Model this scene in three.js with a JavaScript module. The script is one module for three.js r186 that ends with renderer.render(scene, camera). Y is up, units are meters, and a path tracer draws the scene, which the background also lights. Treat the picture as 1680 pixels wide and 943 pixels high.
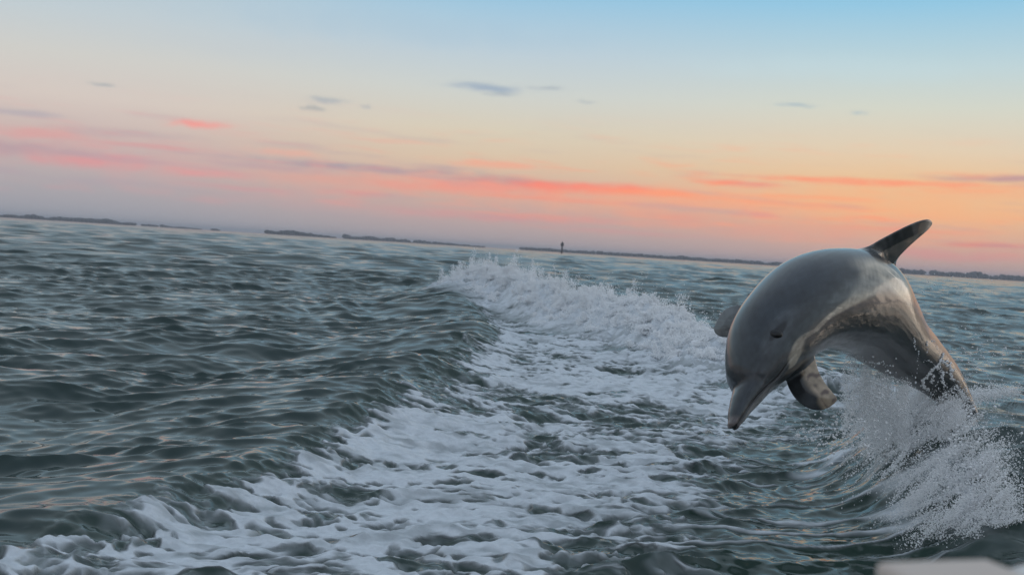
import * as THREE from 'three';
import { mergeGeometries } from 'three/addons/utils/BufferGeometryUtils.js';
import { RoundedBoxGeometry } from 'three/addons/geometries/RoundedBoxGeometry.js';

// ------------------------------------------------------------------ camera
const scene = new THREE.Scene();
const RAD = Math.PI / 180, F = 1800, EYE = 1.3;            // focal length in pixels of the 1680 x 943 photograph, eye height in metres
const camera = new THREE.PerspectiveCamera(2 * Math.atan(943 / 2 / F) / RAD, 1680 / 943, 0.05, 30000);
camera.rotation.order = 'YXZ';
camera.position.set(0, EYE, 0);
camera.rotation.set(-2.03 * RAD, 0, 3.58 * RAD);
camera.updateMatrixWorld(true);
camera.focus = 6; camera.userData.fStop = 5;

// ------------------------------------------------------------------ noise
function rng(seed) { let a = seed >>> 0; return () => { a = (a + 0x6d2b79f5) | 0; let t = Math.imul(a ^ (a >>> 15), 1 | a); t = (t + Math.imul(t ^ (t >>> 7), 61 | t)) ^ t; return ((t ^ (t >>> 14)) >>> 0) / 4294967296; }; }
const PERM = new Uint8Array(512), GX = new Float32Array(256), GY = new Float32Array(256);
{ const r = rng(7), p = [...Array(256).keys()]; for (let i = 255; i > 0; i--) { const j = (r() * (i + 1)) | 0; [p[i], p[j]] = [p[j], p[i]]; } for (let i = 0; i < 512; i++) PERM[i] = p[i & 255]; for (let i = 0; i < 256; i++) { const a = r() * 6.2832; GX[i] = Math.cos(a); GY[i] = Math.sin(a); } }
function noise(x, y) {                                      // gradient noise, about -0.7 .. 0.7
  const xi = Math.floor(x), yi = Math.floor(y), fx = x - xi, fy = y - yi, X = xi & 255, Y = yi & 255;
  const u = fx * fx * fx * (fx * (fx * 6 - 15) + 10), v = fy * fy * fy * (fy * (fy * 6 - 15) + 10);
  const a = PERM[PERM[X] + Y], b = PERM[PERM[X + 1] + Y], c = PERM[PERM[X] + Y + 1], d = PERM[PERM[X + 1] + Y + 1];
  const n0 = GX[a] * fx + GY[a] * fy, n1 = GX[b] * (fx - 1) + GY[b] * fy, n2 = GX[c] * fx + GY[c] * (fy - 1), n3 = GX[d] * (fx - 1) + GY[d] * (fy - 1);
  const m0 = n0 + (n1 - n0) * u, m1 = n2 + (n3 - n2) * u; return m0 + (m1 - m0) * v;
}
const fbm = (x, y, o) => { let s = 0, a = 0.5; for (let i = 0; i < o; i++) { s += a * noise(x, y); x = x * 2.03 + 17.1; y = y * 2.03 - 9.7; a *= 0.5; } return s; };
function cells(x, y) {                                      // second nearest minus nearest feature point: 0 on the threads between cells, large inside them
  const xi = Math.floor(x), yi = Math.floor(y); let a = 9, b = 9;
  for (let j = -1; j <= 1; j++) for (let i = -1; i <= 1; i++) { const h = PERM[PERM[(xi + i) & 255] + ((yi + j) & 255)], px = xi + i + 0.5 + 0.46 * GX[h] - x, py = yi + j + 0.5 + 0.46 * GY[h] - y, d = px * px + py * py; if (d < a) { b = a; a = d; } else if (d < b) b = d; }
  return Math.sqrt(b) - Math.sqrt(a);
}
const clamp = (x, a = 0, b = 1) => (x < a ? a : x > b ? b : x), mix = (a, b, t) => a + (b - a) * t;
const sstep = (a, b, x) => { const t = clamp((x - a) / (b - a)); return t * t * (3 - 2 * t); };
const lin = (c) => { c /= 255; return c <= 0.04045 ? c / 12.92 : ((c + 0.055) / 1.055) ** 2.4; };

// ------------------------------------------------------------------ sky: dusk, sun just under the horizon to the right
const ELS = [0, 1.5, 3, 4.5, 6, 8, 10, 13, 20, 35, 60, 90];
const SKY = [ // azimuth, then sRGB at each elevation
  [-180, [166, 168, 178], [172, 173, 181], [178, 177, 183], [181, 180, 185], [182, 183, 188], [181, 185, 191], [179, 186, 194], [176, 185, 196], [172, 183, 196], [168, 180, 194], [160, 174, 192], [156, 171, 191]],
  [-70, [158, 160, 168], [168, 165, 168], [180, 172, 170], [186, 178, 174], [188, 183, 180], [187, 187, 186], [183, 189, 192], [175, 188, 198], [168, 186, 200], [169, 181, 193], [160, 174, 192], [156, 171, 191]],
  [-22, [154, 157, 166], [168, 162, 166], [186, 171, 169], [198, 180, 174], [206, 194, 186], [200, 199, 194], [187, 198, 203], [166, 192, 208], [164, 189, 205], [170, 184, 195], [160, 174, 192], [156, 171, 191]],
  [0, [164, 157, 162], [186, 162, 157], [204, 172, 154], [212, 189, 163], [210, 199, 178], [199, 203, 198], [183, 199, 208], [146, 190, 216], [160, 190, 210], [170, 185, 197], [160, 174, 192], [156, 171, 191]],
  [20, [178, 156, 156], [208, 167, 148], [230, 181, 139], [228, 189, 147], [220, 200, 173], [205, 207, 194], [185, 205, 209], [142, 192, 218], [158, 190, 211], [170, 186, 198], [160, 174, 192], [156, 171, 191]],
  [45, [176, 156, 152], [194, 166, 150], [208, 178, 152], [210, 186, 160], [206, 193, 174], [203, 202, 190], [184, 199, 204], [156, 192, 212], [161, 188, 206], [170, 183, 195], [160, 174, 192], [156, 171, 191]],
  [95, [150, 148, 156], [158, 154, 158], [168, 160, 160], [174, 168, 165], [176, 173, 170], [174, 178, 178], [170, 180, 186], [163, 180, 190], [160, 178, 190], [167, 178, 189], [160, 174, 192], [156, 171, 191]],
  [180, [166, 168, 178], [172, 173, 181], [178, 177, 183], [181, 180, 185], [182, 183, 188], [181, 185, 191], [179, 186, 194], [176, 185, 196], [172, 183, 196], [168, 180, 194], [160, 174, 192], [156, 171, 191]],
].map(([az, ...c]) => [az, c.map((k) => k.map(lin))]);
const PINK = [246, 128, 112], ROSE = [226, 136, 140], CORAL = [250, 146, 108], SLATE = [140, 146, 164], MAUVE = [164, 142, 156], GREY = [150, 162, 174];
const CLOUDS = [ // azimuth, elevation, half width, half height (degrees), colour, strength
  [-2.1, 8.2, 2.1, 0.24, [138, 158, 182], 0.8], [-1.3, 7.9, 0.9, 0.12, GREY, 0.6], [1.1, 8.36, 1.1, 0.11, GREY, 0.6],
  [-10.2, 6.95, 1.0, 0.2, GREY, 0.65], [-10.8, 6.47, 0.6, 0.14, [136, 152, 160], 0.75], [-8.2, 6.77, 0.35, 0.12, GREY, 0.5],
  [-21, 6.67, 0.65, 0.1, [150, 160, 166], 0.7], [13.8, 8.06, 1.1, 0.11, [158, 178, 188], 0.75], [16.9, 7.75, 0.5, 0.11, [164, 182, 190], 0.7], [3.2, 7.77, 0.5, 0.1, GREY, 0.5],
  [-16.4, 5.18, 1.4, 0.22, [240, 146, 138], 0.85], [-21.6, 3.0, 3.0, 0.4, ROSE, 0.65], [-23.6, 4.05, 2.2, 0.35, [222, 146, 144], 0.55], [-25.5, 3.35, 4.0, 0.4, MAUVE, 0.6], [-16.0, 2.8, 2.6, 0.24, [226, 144, 144], 0.6],
  [-24.4, 5.0, 2.2, 0.22, [164, 160, 172], 0.6], [-20.0, 4.4, 3.5, 0.26, [176, 160, 166], 0.55], [-12, 4.15, 1.9, 0.2, [232, 164, 146], 0.5],
  [-8.2, 3.72, 6.2, 0.26, SLATE, 0.8], [-0.4, 3.4, 4.5, 0.3, [176, 140, 146], 0.75], [-1.35, 4.3, 2.4, 0.26, [238, 162, 138], 0.7],
  [3.4, 3.4, 5.2, 0.3, PINK, 1.0], [7.4, 3.35, 3.0, 0.2, CORAL, 0.85], [-2.5, 3.05, 5.2, 0.34, [240, 140, 124], 0.75], [-8.6, 2.35, 2.0, 0.2, [226, 144, 136], 0.6], [-9, 3.0, 4.0, 0.3, [214, 152, 142], 0.4],
  [11.3, 4.03, 2.4, 0.17, [246, 138, 112], 0.95], [17.5, 4.38, 6.5, 0.2, [246, 146, 116], 0.9], [24, 4.78, 3.6, 0.2, [178, 138, 150], 0.85], [24, 4.1, 5.0, 0.45, [238, 168, 130], 0.5],
  [9.6, 2.95, 5.0, 0.4, [238, 160, 130], 0.55], [0.6, 1.7, 5.0, 0.28, [218, 146, 140], 0.7], [-4.8, 1.55, 2.6, 0.2, [200, 148, 150], 0.45], [12.4, 2.5, 1.4, 0.24, [244, 142, 122], 0.7], [7.6, 2.2, 3.2, 0.3, [226, 150, 134], 0.5],
  [17.9, 2.58, 1.6, 0.14, [248, 148, 118], 0.8], [23.5, 1.55, 2.6, 0.16, [206, 126, 128], 0.8], [21.5, 1.0, 5.0, 0.32, [214, 140, 140], 0.55],
  [34, 3.6, 5, 0.5, [246, 160, 118], 0.6], [42, 2.4, 6, 0.35, [240, 150, 116], 0.6], [58, 4.2, 7, 0.4, [214, 160, 146], 0.5], [-36, 3.4, 6, 0.5, [198, 148, 152], 0.6], [-48, 4.6, 6, 0.4, [176, 158, 166], 0.5],
  [-20, 3.4, 8, 1.1, [214, 154, 152], 0.26], [-5, 2.9, 9, 0.9, [232, 158, 140], 0.4], [8, 3.1, 9, 0.9, [244, 164, 128], 0.42], [19, 3.2, 8, 1.0, [246, 172, 124], 0.42], [14, 1.9, 9, 0.6, [232, 150, 130], 0.42], [-9, 1.7, 9, 0.5, [208, 156, 154], 0.25],
  [-12.5, 3.35, 4.0, 0.2, [176, 152, 162], 0.55], [1.5, 2.7, 5, 0.16, [240, 146, 124], 0.6], [14.5, 3.5, 4, 0.14, [250, 158, 118], 0.55], [20, 2.1, 4, 0.14, [238, 146, 124], 0.5], [-18.8, 3.9, 3.4, 0.16, [212, 146, 148], 0.6], [5.4, 1.2, 4.5, 0.15, [206, 148, 146], 0.5], [-14.2, 2.2, 3.2, 0.16, [206, 146, 150], 0.5],
  [-7, 10.6, 9, 1.0, [158, 186, 206], 0.25], [-14, 9.4, 8, 0.8, [186, 194, 200], 0.22], [16, 9.8, 8, 0.7, [190, 212, 218], 0.25],
];
{
  const W = 4096, H = 2048, data = new Float32Array(W * H * 4);
  const row0 = new Float32Array(ELS.length * 3);
  const colBase = new Float32Array(W * ELS.length * 3);
  for (let x = 0; x < W; x++) {
    const ang = ((x + 0.5) / W - 0.5) * 360;               // atan2(z, x)
    let az = ang + 90; if (az > 180) az -= 360;             // 0 looks along -z, positive to the right
    let k = 0; while (az > SKY[k + 1][0]) k++;
    const t = sstep(0, 1, (az - SKY[k][0]) / (SKY[k + 1][0] - SKY[k][0]));
    for (let e = 0; e < ELS.length; e++) for (let c = 0; c < 3; c++) colBase[(x * ELS.length + e) * 3 + c] = mix(SKY[k][1][e][c], SKY[k + 1][1][e][c], t);
  }
  for (let y = 0; y < H; y++) {
    const el = Math.max(0, ((y + 0.5) / H - 0.5) * 180); let e = 0; while (e < ELS.length - 2 && el > ELS[e + 1]) e++;
    const t = clamp((el - ELS[e]) / (ELS[e + 1] - ELS[e]));
    for (let x = 0; x < W; x++) { const b = (x * ELS.length + e) * 3, o = (y * W + x) * 4; for (let c = 0; c < 3; c++) data[o + c] = mix(colBase[b + c], colBase[b + 3 + c], t); data[o + 3] = 1; }
  }
  CLOUDS.forEach(([caz, cel, hw, hh, col, str], n) => {
    const C = col.map(lin);
    const y0 = Math.max(1024, Math.floor(((cel - hh * 3) / 180 + 0.5) * H)), y1 = Math.min(H - 1, Math.ceil(((cel + hh * 3) / 180 + 0.5) * H));
    for (let y = y0; y <= y1; y++) for (let i = -Math.ceil(hw * 2.2 * W / 360); i <= hw * 2.2 * W / 360; i++) {
      const x = ((Math.round(((caz - 90) / 360 + 0.5) * W) + i) % W + W) % W, el = ((y + 0.5) / H - 0.5) * 180, dx = (i * 360 / W) / hw;
      const bend = noise(dx * 1.3 + n * 9.1, n * 3.3) * 0.9, dy = (el - cel) / hh + bend * 0.8;
      const wob = fbm(i * 360 / W / Math.min(hw, 2.5) * 1.5 + n * 31, el / hh * 0.7 + n * 17, 4);
      const v = Math.exp(-(dx * dx * 1.1 + dy * dy * 1.3)) + wob * 1.25 * Math.exp(-(dx * dx + dy * dy) * 0.6) - 0.08;
      const a = 0.9 * str * (0.8 * sstep(0.05, 1.0, v) + 0.2 * sstep(-0.1, 0.4, v)) , o = (y * W + x) * 4;
      for (let c = 0; c < 3; c++) data[o + c] = mix(data[o + c], C[c], clamp(a));
    }
  });
  for (let y = 1024; y < 1024 + 90; y++) for (let x = 0; x < W; x++) { // fine streaks of high cloud in the glow
    let az = ((x + 0.5) / W - 0.5) * 360 + 90; if (az > 180) az -= 360; if (Math.abs(az) > 75) continue;
    const el = ((y + 0.5) / H - 0.5) * 180, tilt = el + 0.02 * az, v = fbm(az * 0.16 + 3, tilt * 1.9, 5) + 0.3 * noise(az * 0.6, tilt * 7), win = sstep(0.6, 2.0, el) * sstep(7.5, 3.8, el) * sstep(75, 45, Math.abs(az));
    const a = mix(0.22, 0.36, sstep(-20, 5, az)) * sstep(0.03, 0.36, v) * win, g = 0.3 * sstep(0.06, 0.34, fbm(az * 0.13 + 40, tilt * 1.6 + 9, 4)) * win, o = (y * W + x) * 4, warm = sstep(-24, 14, az), P = [mix(226, 252, warm), mix(142, 152, warm), mix(146, 112, warm)], M = [168, 150, 164];
    for (let c = 0; c < 3; c++) data[o + c] = mix(mix(data[o + c], lin(M[c]), g), lin(P[c]), a);
  }
  const sky = new THREE.DataTexture(data, W, H, THREE.RGBAFormat, THREE.FloatType);
  sky.mapping = THREE.EquirectangularReflectionMapping; sky.magFilter = sky.minFilter = THREE.LinearFilter; sky.needsUpdate = true;
  scene.background = sky; scene.environment = sky;
}
const sun = new THREE.DirectionalLight(new THREE.Color(1.0, 0.82, 0.66), 0.3);   // the last glow, low on the right
sun.position.set(60, 9, -38); sun.target.position.set(0, 0.5, -8); sun.castShadow = true; sun.shadow.radius = 50; sun.shadow.mapSize.set(2048, 2048);
Object.assign(sun.shadow.camera, { left: -25, right: 25, top: 15, bottom: -15, near: 1, far: 200 });
scene.add(sun, sun.target);

const renderer = new THREE.WebGLRenderer({ antialias: true });
renderer.toneMapping = THREE.LinearToneMapping; renderer.toneMappingExposure = 1.1; renderer.shadowMap.enabled = true;

// ------------------------------------------------------------------ helpers
const rayDir = (px, py) => new THREE.Vector3((px - 840) / F, -(py - 471.5) / F, -1).applyQuaternion(camera.quaternion);
const at = (px, py, depth) => rayDir(px, py).multiplyScalar(depth).add(camera.position);   // where the thing seen at that place of the photograph stands
function tag(o, label, category, group, kind) { if (label) o.userData.label = label; if (category) o.userData.category = category; if (group) o.userData.group = group; if (kind) o.userData.kind = kind; return o; }
function mesh(name, g, m, parent = scene) { const o = new THREE.Mesh(g, m); o.name = name; o.castShadow = o.receiveShadow = true; parent.add(o); return o; }
function ridge(P) {                                         // a crest line on the water: [x, z, value, value ...] from far to near; returns the signed distance (positive on its left) and the values there
  return (x, z) => {
    let best = 1e9, bs = 0, bi = 0, bt = 0, over = 0;
    for (let i = 0; i + 1 < P.length; i++) {
      const ax = P[i][0], az = P[i][1], dx = P[i + 1][0] - ax, dz = P[i + 1][1] - az, l2 = dx * dx + dz * dz, raw = ((x - ax) * dx + (z - az) * dz) / l2, t = clamp(raw);
      const ex = x - ax - dx * t, ez = z - az - dz * t, d = ex * ex + ez * ez;
      if (d < best) { best = d; bi = i; bt = t; const l = Math.sqrt(l2); bs = ((z - az) * dx - (x - ax) * dz) / l; over = (i === 0 && raw < 0) || (i === P.length - 2 && raw > 1) ? (raw - t) * l : 0; }
    }
    return { s: bs, over, t: (bi + bt) / (P.length - 1), v: P[bi].slice(2).map((a, k) => mix(a, P[bi + 1][2 + k], bt)) };
  };
}

// ------------------------------------------------------------------ sea
const leftCrest = ridge([[-3.4, -42, 0.1], [-2.4, -32, 0.2], [-1.5, -25, 0.28], [-0.75, -19, 0.2], [-0.5, -14.5, 0.2], [-0.8, -11, 0.19], [-1.02, -8.5, 0.18], [-1.25, -7.2, 0.17], [-1.36, -6.4, 0.16], [-1.53, -5.5, 0.15], [-1.77, -4.75, 0.14], [-1.93, -4.2, 0.13], [-2.2, -3.5, 0.12], [-2.7, -2, 0.1]]);
const breaker = ridge([[-1.05, -26, 0.5], [-0.5, -24.6, 0.62], [0.3, -22.4, 0.62], [1.0, -19.5, 0.56], [1.75, -16.5, 0.48], [2.35, -14.2, 0.38], [2.8, -12.4, 0.22], [3.1, -10.8, 0.1]]);
const hump = ridge([[3.55, -9.3, 0.16], [3.2, -8.3, 0.32], [2.84, -7.4, 0.57], [2.58, -6.6, 0.57], [2.48, -5.7, 0.41], [2.42, -5.05, 0.19], [2.3, -4.4, 0.11], [2.1, -3.6, 0.05], [1.8, -2.4, 0.03]]);
const rightEdge = ridge([[3.2, -11.5], [2.5, -9.6], [2.0, -8.4], [1.55, -7.2], [1.1, -6.2], [0.85, -5.2], [0.75, -4.3], [0.75, -2]]);
function wake(x, z) {                                       // still shape of the boat's wake, without the small waves
  let h = 0;
  if (x > -9 && x < 9 && z > -50 && z < 1) {
    const L = leftCrest(x, z), wide = L.s > 0 ? 0.95 : 0.42;
    h += L.v[0] * Math.exp(-((L.s / wide) ** 2)) * Math.exp(-((L.over / 3) ** 2));
    if (L.s > 0) h += 0.042 * Math.exp(-L.s * 0.22) * Math.sin(-L.s * 5.6 + 1.2 + 2.2 * noise(x * 0.35, z * 0.12)) * sstep(0.25, 1.1, L.s) * (0.65 + 0.9 * noise(x * 0.5 + 4, z * 0.22)) * Math.exp(-((L.over / 3) ** 2));
    const B = breaker(x, z);
    h += B.v[0] * Math.exp(-((B.s / (B.s > 0 ? 0.62 : 1.15)) ** 2)) * Math.exp(-((B.over / 0.5) ** 2));
    const U = hump(x, z), far = sstep(-9.2, -7.6, z - 0.2 * (x - 3));
    const prof = U.s > 0 ? Math.exp(-((U.s / 0.42) ** 2)) : mix(Math.exp(-((U.s / 2.6) ** 2)), 1, 0.35);
    h += U.v[0] * prof * far * Math.exp(-((U.over / 0.8) ** 2)) * sstep(9, 4.5, x);
  }
  return h;
}
const inWake = (x, z) => { // how far into the churned water between the wake's two crests: 0 outside, 1 inside
  if (x < -5 || x > 7 || z < -30) return 0;
  const L = leftCrest(x, z), B = breaker(x, z);
  let a = sstep(0.12, -0.25, L.s) * sstep(-27, -23, z);
  if (z < -11) a *= sstep(-0.5, -0.1, B.s); else if (z > -9) a *= sstep(-0.12, 0.12, hump(x, z).s);
  return Math.max(a, sstep(1.3, 0.8, Math.hypot((x - 3.1) / 1.25, (z + 11.4) / 1.9)));
};
function foam(x, z) {                                       // share of the surface that is white
  if (x < -5 || x > 6 || z < -30) return 0;
  const L = leftCrest(x, z), B = breaker(x, z), U = hump(x, z), R = rightEdge(x, z);
  const wx = x + 0.4 * fbm(x * 1.0 + 5, z * 1.0, 4), wz = z + 0.34 * fbm(x * 1.0 - 8, z * 1.0 + 3, 4);
  // lace of the flat foam
  const r1 = 1 - Math.abs(noise(wx * 1.15, wz * 1.5)) * 2.4, r2 = 1 - Math.abs(noise(wx * 2.7 + 9, wz * 3.8)) * 2.2, r3 = 1 - Math.abs(noise(wx * 7 + 3, wz * 9.5)) * 2.0;
  const r4 = noise(wx * 17 + 31, wz * 24), c1 = cells(wx * 1.7 + 0.35 * r3, wz * 2.5 + 7), c2 = cells(wx * 5.2 + 11, wz * 7.6 + 0.3 * r2), r5 = 1 - Math.abs(noise(wx * 1.9 + 50, wz * 7.5)) * 2.3, lace = 0.18 * r1 + 0.16 * r2 + 0.22 * (1 - 1.5 * c1) + 0.22 * (1 - 1.4 * c2) + 0.24 * r5 + 0.16 * r4;
  const patch = fbm(x * 0.45 + 3, z * 0.38, 3);
  let dens = sstep(-0.08, -0.55, L.s - 0.28 * sstep(-5.8, -4.3, z) + 0.25 * fbm(x * 1.7, z * 0.9, 2)) * sstep(-26, -22, z);
  if (z < -11) dens *= sstep(-0.3, 0.2, B.s); else dens *= mix(0.1, 1, sstep(-0.5, 0.45, R.s)) * (z > -9 ? sstep(-0.05, 0.12, U.s) : 1);
  dens = Math.max(dens, 0.98 * sstep(1.25, 0.7, Math.hypot((x - 3.1) / 1.25, (z + 11.4) / 1.9)));
  dens *= clamp(0.73 + 1.05 * patch + 0.35 * noise(x * 1.9 + 20, z * 1.5), 0.12, 1.12);
  dens *= mix(1, 0.75, sstep(-10, -15, z) * sstep(1.6, 0.9, B.s));
  const thr = 1.0 - 0.62 * dens; let f = 0.25 * sstep(thr - 0.22, thr, lace) + 0.75 * sstep(thr - 0.06, thr + 0.08, lace);
  f *= sstep(0.02, 0.12, dens);
  // thin arcs drawn out along the curved face on the right
  if (z > -10 && R.s < 0.6) {
    const sx = x * 0.62 + 0.25 * fbm(x * 0.9, z * 0.9, 2), sz = z + 0.16 * (x - 1.2) * (x - 1.2) + 0.3 * fbm(x * 0.8 + 7, z * 0.8, 3);
    const st = 1 - Math.abs(noise(sx * 0.8, sz * 3.1)) * 5.6, st2 = 1 - Math.abs(noise(sx * 1.4 + 20, sz * 7.5)) * 5.4;
    const w = sstep(0.5, -0.1, R.s) * sstep(0.1, 0.45, U.s);
    f = Math.max(f, w * (0.95 * sstep(0.62, 1.0, st + 0.35 * noise(x * 3, z * 5)) * sstep(-0.3, 0.15, noise(x * 0.9 + 2, z * 1.6)) + 0.5 * sstep(0.62, 1.0, st2) * sstep(-0.1, 0.25, noise(x * 1.2 + 12, z * 1.9))));
  }
  // the breaking crest and its spilling front
  const bf = sstep(1.5, 0.55, B.s + 0.5 * fbm(x * 0.9, z * 0.5, 3) * 1.6) * sstep(-0.42, -0.12, B.s + 0.35 * noise(x * 1.5, z * 0.8)) * Math.exp(-((Math.max(0, Math.abs(B.over) - 0.1) / 0.5) ** 2)) * sstep(0.08, 0.3, B.v[0]);
  const bHoles = sstep(0.1, 0.45, r2 * 0.6 + r1 * 0.4 + 0.35 * sstep(0.9, 0.1, B.s));
  f = Math.max(f, bf * mix(bHoles, 1, sstep(0.75, 0.2, B.s)));
  // the breaking left face of the right hand wave
  if (z > -9) {
    const hf = sstep(0.4, 0.12, U.s + 0.55 * fbm(x * 2, z * 1.6, 3)) * sstep(0.04, 0.16, U.s + 0.12 * noise(x * 4, z * 4)) * sstep(-8.2, -6.6, z) * sstep(0.12, 0.3, U.v[0]);
    f = Math.max(f, 0.9 * hf * sstep(0.5, 0.72, 0.3 * r2 + 0.3 * r3 + 0.4 * (1 - 1.4 * c2)));
    f = Math.max(f, 0.85 * sstep(0.1, 0.02, Math.abs(z + 7.75 - 0.35 * (x - 3.4)) + 0.25 * fbm(x * 2.2, z * 2.2, 3)) * sstep(2.9, 3.2, x) * sstep(0.1, 0.5, r2));
  }
  return clamp(f);
}
const WAVES = [];
{
  const r = rng(21);
  const add = (n, l0, l1, ka, spread, dir) => { for (let i = 0; i < n; i++) { const l = l0 * (l1 / l0) ** ((i + r()) / n), k = 6.28318 / l, a = dir + (r() + r() - 1) * spread; WAVES.push({ k, kx: Math.cos(a) * k, kz: Math.sin(a) * k, a: (ka * (0.7 + 0.6 * r())) / k, p: r() * 6.283, l, n: WAVES.length % 4 }); } };
  add(8, 12, 42, 0.024, 0.8, 1.25);
  add(9, 4, 11, 0.013, 0.7, 1.25);
  add(16, 1.5, 4, 0.022, 0.75, 1.35);
  add(26, 0.5, 1.5, 0.031, 0.75, 1.4);
  add(30, 0.18, 0.5, 0.055, 0.9, 1.35);
  add(18, 0.08, 0.18, 0.046, 1.1, 1.35);
}
const seaGeometry = (() => {
  const ang = [], IN = 34, nIn = 640, nOut = 110;
  for (let i = 0; i <= nIn; i++) ang.push(-IN + (2 * IN * i) / nIn);
  for (let i = 1; i < nOut; i++) ang.push(IN + ((360 - 2 * IN) * i) / nOut);
  const rad = [0.3];
  const run = (to, n) => { const from = rad[rad.length - 1]; for (let i = 1; i <= n; i++) rad.push(from * (to / from) ** (i / n)); };
  run(2.6, 14); run(45, 960); run(500, 470); run(2200, 190); run(5200, 20);
  const na = ang.length, nr = rad.length, pos = new Float32Array(na * nr * 3), uv = new Float32Array(na * nr * 2);
  const wt = new Float32Array(WAVES.length);
  for (let j = 0; j < nr; j++) {
    const R = rad[j], step = Math.max(R - (rad[j - 1] ?? 0.2), (R * 2 * IN * RAD) / nIn);
    for (let w = 0; w < WAVES.length; w++) wt[w] = sstep(1.9, 3.4, WAVES[w].l / step) * (WAVES[w].l > 11.5 ? sstep(50, 180, R) : 1 + (WAVES[w].l > 1 ? 1.1 : 0.5) * sstep(14, 60, R));
    for (let i = 0; i < na; i++) {
      const a = ang[i] * RAD, x0 = Math.sin(a) * R, z0 = -Math.cos(a) * R;
      const outside = Math.abs(ang[i]) > IN + 0.01, stepHere = outside ? R * 0.046 : 0;
      const wx = x0 + 0.35 * noise(x0 * 0.3, z0 * 0.3) * (R < 400 ? 1 : 0), wz = z0 + 0.35 * noise(x0 * 0.3 + 40, z0 * 0.3) * (R < 400 ? 1 : 0);
      const g0 = 1 + 0.9 * noise(x0 * 0.12, z0 * 0.12), g1 = 1 + 1.1 * noise(x0 * 0.35 + 9, z0 * 0.35), g2 = 1 + 1.2 * noise(x0 * 0.9, z0 * 0.9 + 5);
      let f = 0, tb = 0, h = 0;
      if (R < 34) { f = foam(x0, z0); tb = inWake(x0, z0); h = wake(x0, z0); }
      const calm = 1 - 0.62 * tb;
      let dx = 0, dz = 0, dy = 0;
      for (let w = 0; w < WAVES.length; w++) {
        let A = WAVES[w].a * wt[w]; if (A === 0) continue; const W = WAVES[w];
        if (stepHere) A *= sstep(2.2, 4.5, W.l / stepHere);
        if (A === 0) continue;
        A *= W.l > 4 ? 1 : W.l > 1.6 ? g0 * calm : W.l > 0.5 ? g1 * calm : g2 * mix(1, 0.45, f);
        const ph = W.kx * wx + W.kz * wz + W.p, s = Math.sin(ph), q = (0.75 * A) / W.k;
        dy += A * Math.cos(ph); dx -= q * W.kx * s; dz -= q * W.kz * s;
      }
      if (tb > 0 || f > 0) { // churned lumps and the thickness of the foam
        const near = sstep(30, 8, R), lumps = z0 > -9 ? mix(0.5, 1, sstep(-0.6, 0.5, rightEdge(x0, z0).s)) : 1;
        dy += lumps * Math.max(tb, f * 0.6) * (0.06 * fbm(x0 * 1.1, z0 * 1.1, 2) + 0.055 * (0.5 - Math.abs(noise(x0 * 1.9 + 3, z0 * 2.3))) + 0.042 * near * (0.4 - Math.abs(noise(x0 * 4.6, z0 * 5.4))) + 0.017 * near * noise(x0 * 10, z0 * 13) + 0.007 * near * noise(x0 * 24, z0 * 30)) + f * 0.02 * lumps;
        const B = breaker(x0, z0), bw = sstep(1.5, 0.4, B.s) * sstep(-0.5, -0.1, B.s) * Math.exp(-((B.over / 0.7) ** 2)) * f;
        if (bw > 0) dy += bw * (0.34 * fbm(x0 * 1.7, z0 * 0.9, 4) + 0.12 * Math.abs(noise(x0 * 5, z0 * 3)) + 0.05 * noise(x0 * 13, z0 * 8));
        const U = hump(x0, z0), uw = sstep(0.7, 0.2, U.s) * sstep(-0.2, 0, U.s) * f * sstep(-8.5, -7, z0);
        if (uw > 0) dy += uw * (0.05 * fbm(x0 * 4, z0 * 4, 3) + 0.02 * noise(x0 * 17, z0 * 17));
      }
      const o = (j * na + i) * 3;
      pos[o] = x0 + dx; pos[o + 1] = h + dy; pos[o + 2] = z0 + dz;
      uv[(o / 3) * 2] = (x0 + 4.5) / 10; uv[(o / 3) * 2 + 1] = Math.log(Math.max(3, z0 < 0 ? -z0 : 3) / 3) / Math.log(40 / 3);
    }
  }
  const idx = new Uint32Array(na * (nr - 1) * 6); let k = 0;
  for (let j = 0; j + 1 < nr; j++) for (let i = 0; i < na; i++) { const a = j * na + i, b = j * na + ((i + 1) % na), c = a + na, d = b + na; idx[k++] = a; idx[k++] = b; idx[k++] = c; idx[k++] = b; idx[k++] = d; idx[k++] = c; }
  const g = new THREE.BufferGeometry();
  g.setAttribute('position', new THREE.BufferAttribute(pos, 3)); g.setAttribute('uv', new THREE.BufferAttribute(uv, 2)); g.setIndex(new THREE.BufferAttribute(idx, 1)); g.computeVertexNormals();
  const n = g.attributes.normal; if (n.getY(na * 700 + 100) < 0) { for (let i = 0; i < idx.length; i += 3) { const t = idx[i + 1]; idx[i + 1] = idx[i + 2]; idx[i + 2] = t; } g.computeVertexNormals(); }
  return g;
})();
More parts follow.
